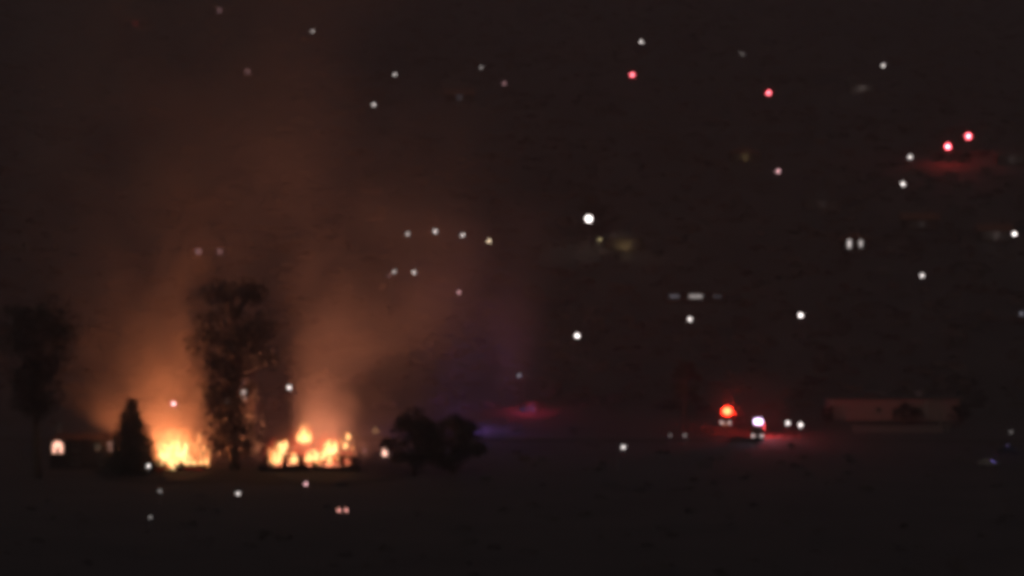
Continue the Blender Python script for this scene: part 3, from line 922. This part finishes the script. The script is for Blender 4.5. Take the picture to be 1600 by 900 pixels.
def shrub(px, Y, label, h, w, seed):
    r_ = random.Random(seed)
    p = ground_point(px, Y)
    e = tag(empty("shrub", p), label, "shrub", "shrubs by the red-lit building")
    st = MB(); cr = MB()
    for i in range(14):
        a = r_.uniform(0, 6.28); k = r_.random(); rr = w * .5 * math.sqrt(r_.random()) * (1 - .5 * k)
        c = Vector((rr * math.cos(a), rr * math.sin(a), h * (.25 + .7 * k)))
        st.tube([(0, 0, -.2), c * .5 + Vector((0, 0, .1)), c], [.07, .05, .02], 5)
        leaf_cloud(cr, c, (w * .2, w * .2, h * .17), 90, .2, r_)
    st.build("stem", M_bark, e); cr.build("foliage", M_leaf, e)
    return e
shrub(1293, 703, "dark shrub at the left corner of the red-lit building", 3.8, 3.6, 41)
shrub(1412, 702, "tall dark shrub before the middle of the red-lit building", 4.8, 4.4, 44)
shrub(1432, 704, "dark shrub next to the tall one before the red-lit building", 3.6, 4.0, 45)
shrub(1500, 703, "broad dark shrub at the right end of the red-lit building", 4.4, 5.0, 46)
# low garden wall along the road
gw = ground_point(1405, 684)
g = tag(empty("garden_wall", gw), "long low pale garden wall below the red-lit building", "wall")
for i in range(10):
    MB().box((-9 + i * 2.0, 0, .45), (1.985, .3, 2.1)).build("wall_panel", mat("block_wall", (.15, .14, .14), .95), g)
    MB().box((-9 + i * 2.0, 0, 1.56), (1.99, .44, .12)).build("coping", mat("block_wall", (.15, .14, .14), .95), g)
for x in (-10.2, 10.9):
    MB().box((x, 0, .7), (.5, .5, 2.6)).build("pier", M_conc, g)
pp = ground_point(1468, 683)
u = tag(empty("gate_post", pp), "grey upright post at the right end of the garden wall", "post")
MB().box((0, -.6, 2.2), (.42, .42, 5.4)).build("shaft", M_conc, u)
MB().box((0, -.6, 4.98), (.6, .6, .16)).build("cap", M_conc, u)
KEEP += [(gw.x + d, gw.y, 2.5) for d in range(-12, 13, 3)]

# utility pole
up_ = ground_point(1066, 688)
u = tag(empty("utility_pole", up_), "wooden utility pole left of the red-lit fire engine", "pole")
MB().tube([(0, 0, -1), (0, 0, 11.5)], [.17, .12], 9).build("shaft", M_wood, u)
for z in (10.8, 9.7):
    MB().box((0, -.15, z), (2.4, .12, .14)).build("crossarm", M_wood, u)
for x in (-1.0, -.4, .4, 1.0):
    MB().tube([(x, -.15, 10.87), (x, -.15, 11.1)], [.06, .04], 6).build("insulator", M_steel, u)

# ================================================================== FIRE ENGINES, CARS
B_red = glow("beacon_red", (1.0, .030, .010), 42)
B_dimred = glow("beacon_dim_red", (1.0, .04, .04), .3)
B_flood = glow("flood_violet", (.88, .62, 1.0), 10)
H_w = glow("headlight_white", (1, .9, .88), 4)
H_low = glow("headlight_low", (1, .93, .9), 4)

q = on_ground(1137, 645, 3.3)
f1 = fire_engine(Vector((q.x + 1.6, q.y + 3.2, H(q.x, q.y) + .14)), R(-28), "fire engine with glowing red beacon parked near the utility pole", B_red, H_low, beacon_r=1.0)
point_light("beacon_light", (0, -3.6, 4.3), (1, .045, .03), 1400, .4, f1)
q = on_ground(1188, 682, 1.0)
f2 = fire_engine(Vector((q.x, q.y + 4.4, H(q.x, q.y) + .14)), R(-8), "fire engine facing the camera under a bright violet-white floodlight", B_dimred, H_w, flood=B_flood, beacon_r=.2)
point_light("beacon_light", (1.6, 3.8, 4.4), (1, .04, .035), 4200, .4, f2)
point_light("flood_light", (1.5, -2.2, 3.9), (.85, .68, 1), 500, .3, f2)

def work_lamp(px, py, label, bright, h=3.2):
    p = on_ground(px, py, h)
    KEEP.append((p.x, p.y, 2.5))
    e = tag(empty("work_lamp", p), label, "work lamp", "work lamps beside the engines")
    MB().tube([(0, 0, .9), (0, 0, h - .2)], .035, 6).build("mast", M_steel, e)
    for i in range(3):
        a = i * 2.094 + .5
        MB().tube([(0, 0, 1.1), (.8 * math.cos(a), .8 * math.sin(a), 0)], .03, 6).build("leg", M_steel, e)
    hd = MB().box((0, .06, h), (.74, .16, .66)).build("head", M_black, e)
    MB().tube([(0, 0, h), (0, -.06, h)], .3, 14).build("lens", lamp_glow("white", bright), hd)
    return e
work_lamp(1231, 661, "round white work lamp next right of the violet-white floodlight", 5)
work_lamp(1251, 664, "white work lamp nearest the red-lit building", 6)

# second emergency vehicle, half hidden left of them: dim red
q = on_ground(826, 632, 1.7)
c3 = car(Vector((q.x, q.y, H(q.x, q.y) + .05)), R(70), "emergency car with faint red roof beacons beyond the drifting smoke", M_grey, bar=(B_dimred, B_dimred), group="emergency cars")
point_light("beacon_light", (0, .2, 2.6), (1, .04, .06), 1500, .3, c3)
point_light("beacon_light", (-1.0, .2, 3.2), (.28, .2, 1), 160, .3, c3)
c5 = car(ground_point(712, 690), R(80), "patrol car added behind the low bushy tree, its blue light tinting the smoke", M_blue, bar=(glow("added_beacon_blue", (.3, .22, 1), .6), glow("added_beacon_blue", (.3, .22, 1), .6)), group="emergency cars")
point_light("beacon_light", (0, .2, 2.4), (.4, .2, 1), 5000, .3, c5)  # unseen patrol car added to carry this blue light into the smoke
q = on_ground(1575, 697, 1.6)
c4 = car(Vector((q.x, q.y, H(q.x, q.y) + .05)), R(60), "dark patrol car with blue roof light at the right edge", M_blue, bar=(glow("beacon_blue", (.3, .22, 1), .3), glow("beacon_pale", (.6, .5, .9), .35)), group="emergency cars")
point_light("beacon_light", (0, .2, 2.3), (.3, .22, 1), 30, .3, c4)
q = on_ground(1545, 722, .9)
car(Vector((q.x, q.y, H(q.x, q.y))), R(80), "dim grey parked car below the patrol car at right", mat("silver_car_paint", (.3, .3, .3), .4, .06, 2, bump=0))
q = on_ground(534, 797, .72)
car(Vector((q.x, q.y + 2.0, H(q.x, q.y))), R(4), "car with pinkish headlights below the row of flames", M_grey, head=glow("headlight_pink", (1, .40, .34), 6))
q = on_ground(1163, 85, .72)
car(Vector((q.x, q.y + 2.0, q.z + .25)), R(-25), "car with merged white headlights near the upper edge, right of centre", M_grey, head=glow("headlight_far", (1, .88, .85), 3.0))

# ================================================================== LAMPS
L = street_lamp
L(637, 365, "leftmost and dimmest of four white street lamps in a row", 7)
L(680, 361, "second from the left of four street lamps in a row", 14)
L(723, 367, "third from the left of four street lamps in a row", 13)
L(764, 376, "rightmost of four white street lamps in a row", 15, "warm")
L(616, 424, "dim street lamp left of its brighter twin, below the lamp row", 5)
L(647, 425, "white street lamp below the left end of the lamp row", 11)
L(902, 524, "bright white street lamp alone right of the purple smoke", 26)
L(1251, 492, "bright white street lamp above the fire engines", 24)
L(1441, 430, "white street lamp alone on the slope, far right, mid height", 12)
L(1078, 498, "white street lamp below the row of ribbon windows", 12)
L(974, 698, "white lamp alone between the smoke and fire engines, low", 9, h=5.0, r=.28)
L(1422, 245, "upper of two white lamps left below the red pair", 16)
L(1411, 287, "lower of two white lamps left below the red pair", 20)
L(1216, 267, "pinkish white lamp alone in the upper right slope", 14, "pink")
L(1002, 65, "white lamp above a red lamp near the top edge, centre right", 18)
L(1380, 102, "white lamp nearest the top edge at right", 15)
L(617, 116, "small white lamp, upper right of a close pair near the top", 9)
L(584, 163, "small white lamp, lower left of a close pair near the top", 11)
L(488, 48, "white lamp near the top edge above the smoke", 10)
L(752, 105, "dim lamp just above left of a reddish one near the top", 3.5)
L(788, 130, "dim reddish lamp near the top, left of centre", 4, "pink")
L(717, 456, "small pink lamp in the purple edge of the smoke", 7, "pink")
L(811, 586, "dim grey lamp above the faint red emergency car", 1.6, "cool", h=6)
L(1585, 365, "bright white lamp at the right edge lighting a wall beside it", 30)
L(937, 374, "small yellowish lamp between the brightest lamp and the lit porch", 5, "yellow", h=4, r=.3)
L(607, 431, "faintest lamp of the trio below the lamp row", 1.3, "pink", h=5, r=.3)

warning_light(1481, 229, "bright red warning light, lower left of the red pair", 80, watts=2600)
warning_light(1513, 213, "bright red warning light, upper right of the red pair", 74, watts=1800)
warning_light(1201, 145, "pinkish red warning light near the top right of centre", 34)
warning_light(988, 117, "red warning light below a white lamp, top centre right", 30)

q = on_ground(921, 366, 2.0)
broad_tree(Vector((q.x + 1, q.y + 4, H(q.x + 1, q.y + 4))), "leafy tree added behind the brightest floodlight to catch its grey glow", 13.0, 4.6, 61, crown_from=.2, n_clumps=26, leaves=80, leaf=.34, trunk_r=.3)  # tree added so its lit leaves make a glow round the floodlight
# brightest lamp: a floodlight on a mast
p = on_ground(920, 342, 9.0)
e = tag(empty("floodlight", p), "brightest white floodlight on a mast above the yellowish lit porch", "floodlight")
MB().tube([(0, .3, -.6), (0, .3, 9.8)], [.16, .11], 9).build("mast", M_steel, e)
hd = MB().box((0, .2, 9.0), (1.7, .3, 1.7)).build("head", M_black, e)
MB().tube([(0, .05, 9.0), (0, -.06, 9.0)], .8, 18).build("lens", lamp_glow("white", 9), hd)
point_light("flood_light", (0, -1.2, 9.4), (1, .88, .7), 420, .4, e)
KEEP.append((p.x, p.y, 3))

G = post_lamp
L(452, 605, "white lamp just right of the tall tree, above the row of flames", 14, h=9.0, r=.3)
G(232, 728, "small white post lamp at the foot of the conifer", 5, h=2.4)
G(250, 767, "dim post lamp below the left blaze", .7, h=2.2)
G(372, 771, "white post lamp below the tall tree", 3.4, h=2.4)
G(478, 756, "pinkish post lamp just below the row of flames", 4.0, "pink", h=2.4)
G(235, 808, "dim leaning streak of a post lamp in the dark foreground", .55, h=2.2)
G(570, 704, "dim pinkish post lamp left of the small pink spot fire", .6, "pink", h=2.2)
G(271, 631, "pinkish white lamp shining through smoke above the left blaze", 10, "pink", h=4.5, r=.34)
G(1047, 680, "dim left one of two post lamps left of the fire engines", .5, h=2.2)
G(1070, 680, "dim right one of two post lamps by the utility pole", .9, h=2.2)
G(1580, 675, "small grey post lamp above the patrol car at right edge", .5, h=3.0)
G(1596, 490, "faint bluish lamp cut by the right edge, mid height", .3, "cool", h=3.0, r=.45)

# ================================================================== HILLSIDE HOUSES
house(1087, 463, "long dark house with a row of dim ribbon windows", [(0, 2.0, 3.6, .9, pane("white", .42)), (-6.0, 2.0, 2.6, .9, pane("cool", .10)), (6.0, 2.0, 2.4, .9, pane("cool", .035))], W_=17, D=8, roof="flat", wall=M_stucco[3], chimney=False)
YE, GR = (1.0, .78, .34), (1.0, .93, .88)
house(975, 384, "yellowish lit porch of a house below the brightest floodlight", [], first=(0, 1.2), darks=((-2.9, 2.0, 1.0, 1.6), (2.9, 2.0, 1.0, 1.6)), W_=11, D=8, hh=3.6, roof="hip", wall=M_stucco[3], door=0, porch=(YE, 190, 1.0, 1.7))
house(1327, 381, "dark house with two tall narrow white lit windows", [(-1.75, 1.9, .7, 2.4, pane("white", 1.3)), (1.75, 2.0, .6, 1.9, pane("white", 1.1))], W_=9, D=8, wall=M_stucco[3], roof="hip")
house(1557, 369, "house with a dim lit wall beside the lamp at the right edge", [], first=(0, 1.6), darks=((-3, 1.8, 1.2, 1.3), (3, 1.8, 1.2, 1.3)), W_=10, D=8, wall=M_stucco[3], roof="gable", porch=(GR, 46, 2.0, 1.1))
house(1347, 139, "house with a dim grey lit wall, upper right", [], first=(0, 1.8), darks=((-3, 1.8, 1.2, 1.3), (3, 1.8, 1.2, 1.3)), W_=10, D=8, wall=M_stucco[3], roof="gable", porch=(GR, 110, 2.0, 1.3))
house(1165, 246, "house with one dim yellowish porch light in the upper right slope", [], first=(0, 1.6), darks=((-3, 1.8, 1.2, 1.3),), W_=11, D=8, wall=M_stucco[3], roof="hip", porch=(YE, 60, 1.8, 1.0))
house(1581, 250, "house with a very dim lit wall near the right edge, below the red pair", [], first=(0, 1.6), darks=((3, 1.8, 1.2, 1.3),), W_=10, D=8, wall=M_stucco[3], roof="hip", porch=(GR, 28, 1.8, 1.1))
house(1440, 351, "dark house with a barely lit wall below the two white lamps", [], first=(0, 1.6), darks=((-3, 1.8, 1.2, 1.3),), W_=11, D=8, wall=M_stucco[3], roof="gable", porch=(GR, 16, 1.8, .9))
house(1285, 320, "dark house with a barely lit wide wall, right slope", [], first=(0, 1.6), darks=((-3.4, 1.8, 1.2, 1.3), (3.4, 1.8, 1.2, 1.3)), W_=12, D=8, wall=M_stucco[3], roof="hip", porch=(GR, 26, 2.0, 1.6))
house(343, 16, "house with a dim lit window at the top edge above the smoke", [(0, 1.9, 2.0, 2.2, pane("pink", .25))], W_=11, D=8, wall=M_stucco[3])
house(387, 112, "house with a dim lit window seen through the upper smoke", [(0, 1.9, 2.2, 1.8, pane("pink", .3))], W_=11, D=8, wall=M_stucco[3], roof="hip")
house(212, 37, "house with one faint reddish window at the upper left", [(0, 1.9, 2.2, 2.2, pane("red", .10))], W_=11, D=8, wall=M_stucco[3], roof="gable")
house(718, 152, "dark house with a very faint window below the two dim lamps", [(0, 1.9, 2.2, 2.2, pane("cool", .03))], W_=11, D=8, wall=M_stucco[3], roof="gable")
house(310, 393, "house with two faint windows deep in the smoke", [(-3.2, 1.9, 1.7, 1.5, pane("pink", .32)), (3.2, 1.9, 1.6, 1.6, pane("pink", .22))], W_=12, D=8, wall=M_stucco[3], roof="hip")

# ================================================================== BRUSH (nobody could count it)
rg = np.random.default_rng(4)
N = 9000
yy = 300 + (rg.random(N) ** 1.15) * 1330
xx = (rg.random(N) * 2 - 1) * (yy * .185 + 25)
keep = np.array(KEEP)
V = []; Fc = []
tri = 26
cnt = 0
for x, y in zip(xx, yy):
    if np.any((keep[:, 0] - x) ** 2 + (keep[:, 1] - y) ** 2 < keep[:, 2] ** 2): continue
    flat = y < 725
    if flat and rg.random() < .85: continue
    rad = rg.uniform(.5, 1.1) if flat else rg.uniform(.8, 2.6)
    hh_ = rad * rg.uniform(.35, .6) if flat else rad * rg.uniform(.25, .5)
    z = H(x, y)
    a = rg.random(tri) * 6.283; u_ = rg.random(tri)
    ct = np.sqrt(1 - u_ * u_)
    c = np.stack([x + rad * ct * np.cos(a), y + rad * ct * np.sin(a), z - .1 + hh_ * u_], 1)
    s = rad * .42
    q = c[:, None, :] + rg.normal(0, 1, (tri, 3, 3)) * s * np.array([1, 1, .6])
    V.append(q.reshape(-1, 3)); cnt += 1
V = np.concatenate(V)
me = bpy.data.meshes.new("brush")
me.from_pydata(V.tolist(), [], np.arange(len(V)).reshape(-1, 3).tolist())
me.materials.append(M_brush)
o = bpy.data.objects.new("brush", me)
C.objects.link(o)
tag(o, "dark dry brush covering the slope and foreground", "brush", None, "stuff")

# ================================================================== smoky night air
hz, n, l = new_mat("smoky_air")
n.remove(n["Principled BSDF"])
pv = n.new("ShaderNodeVolumePrincipled")
pv.inputs["Color"].default_value = (.96, .76, .80, 1)
pv.inputs["Density"].default_value = 0.00027
l.new(pv.outputs[0], n["Material Output"].inputs["Volume"])
o = MB().box((0, 1000, 108), (12040, 10040, 340)).build("haze", hz)
tag(o, "thin smoky night air over the whole place", "haze", None, "stuff")
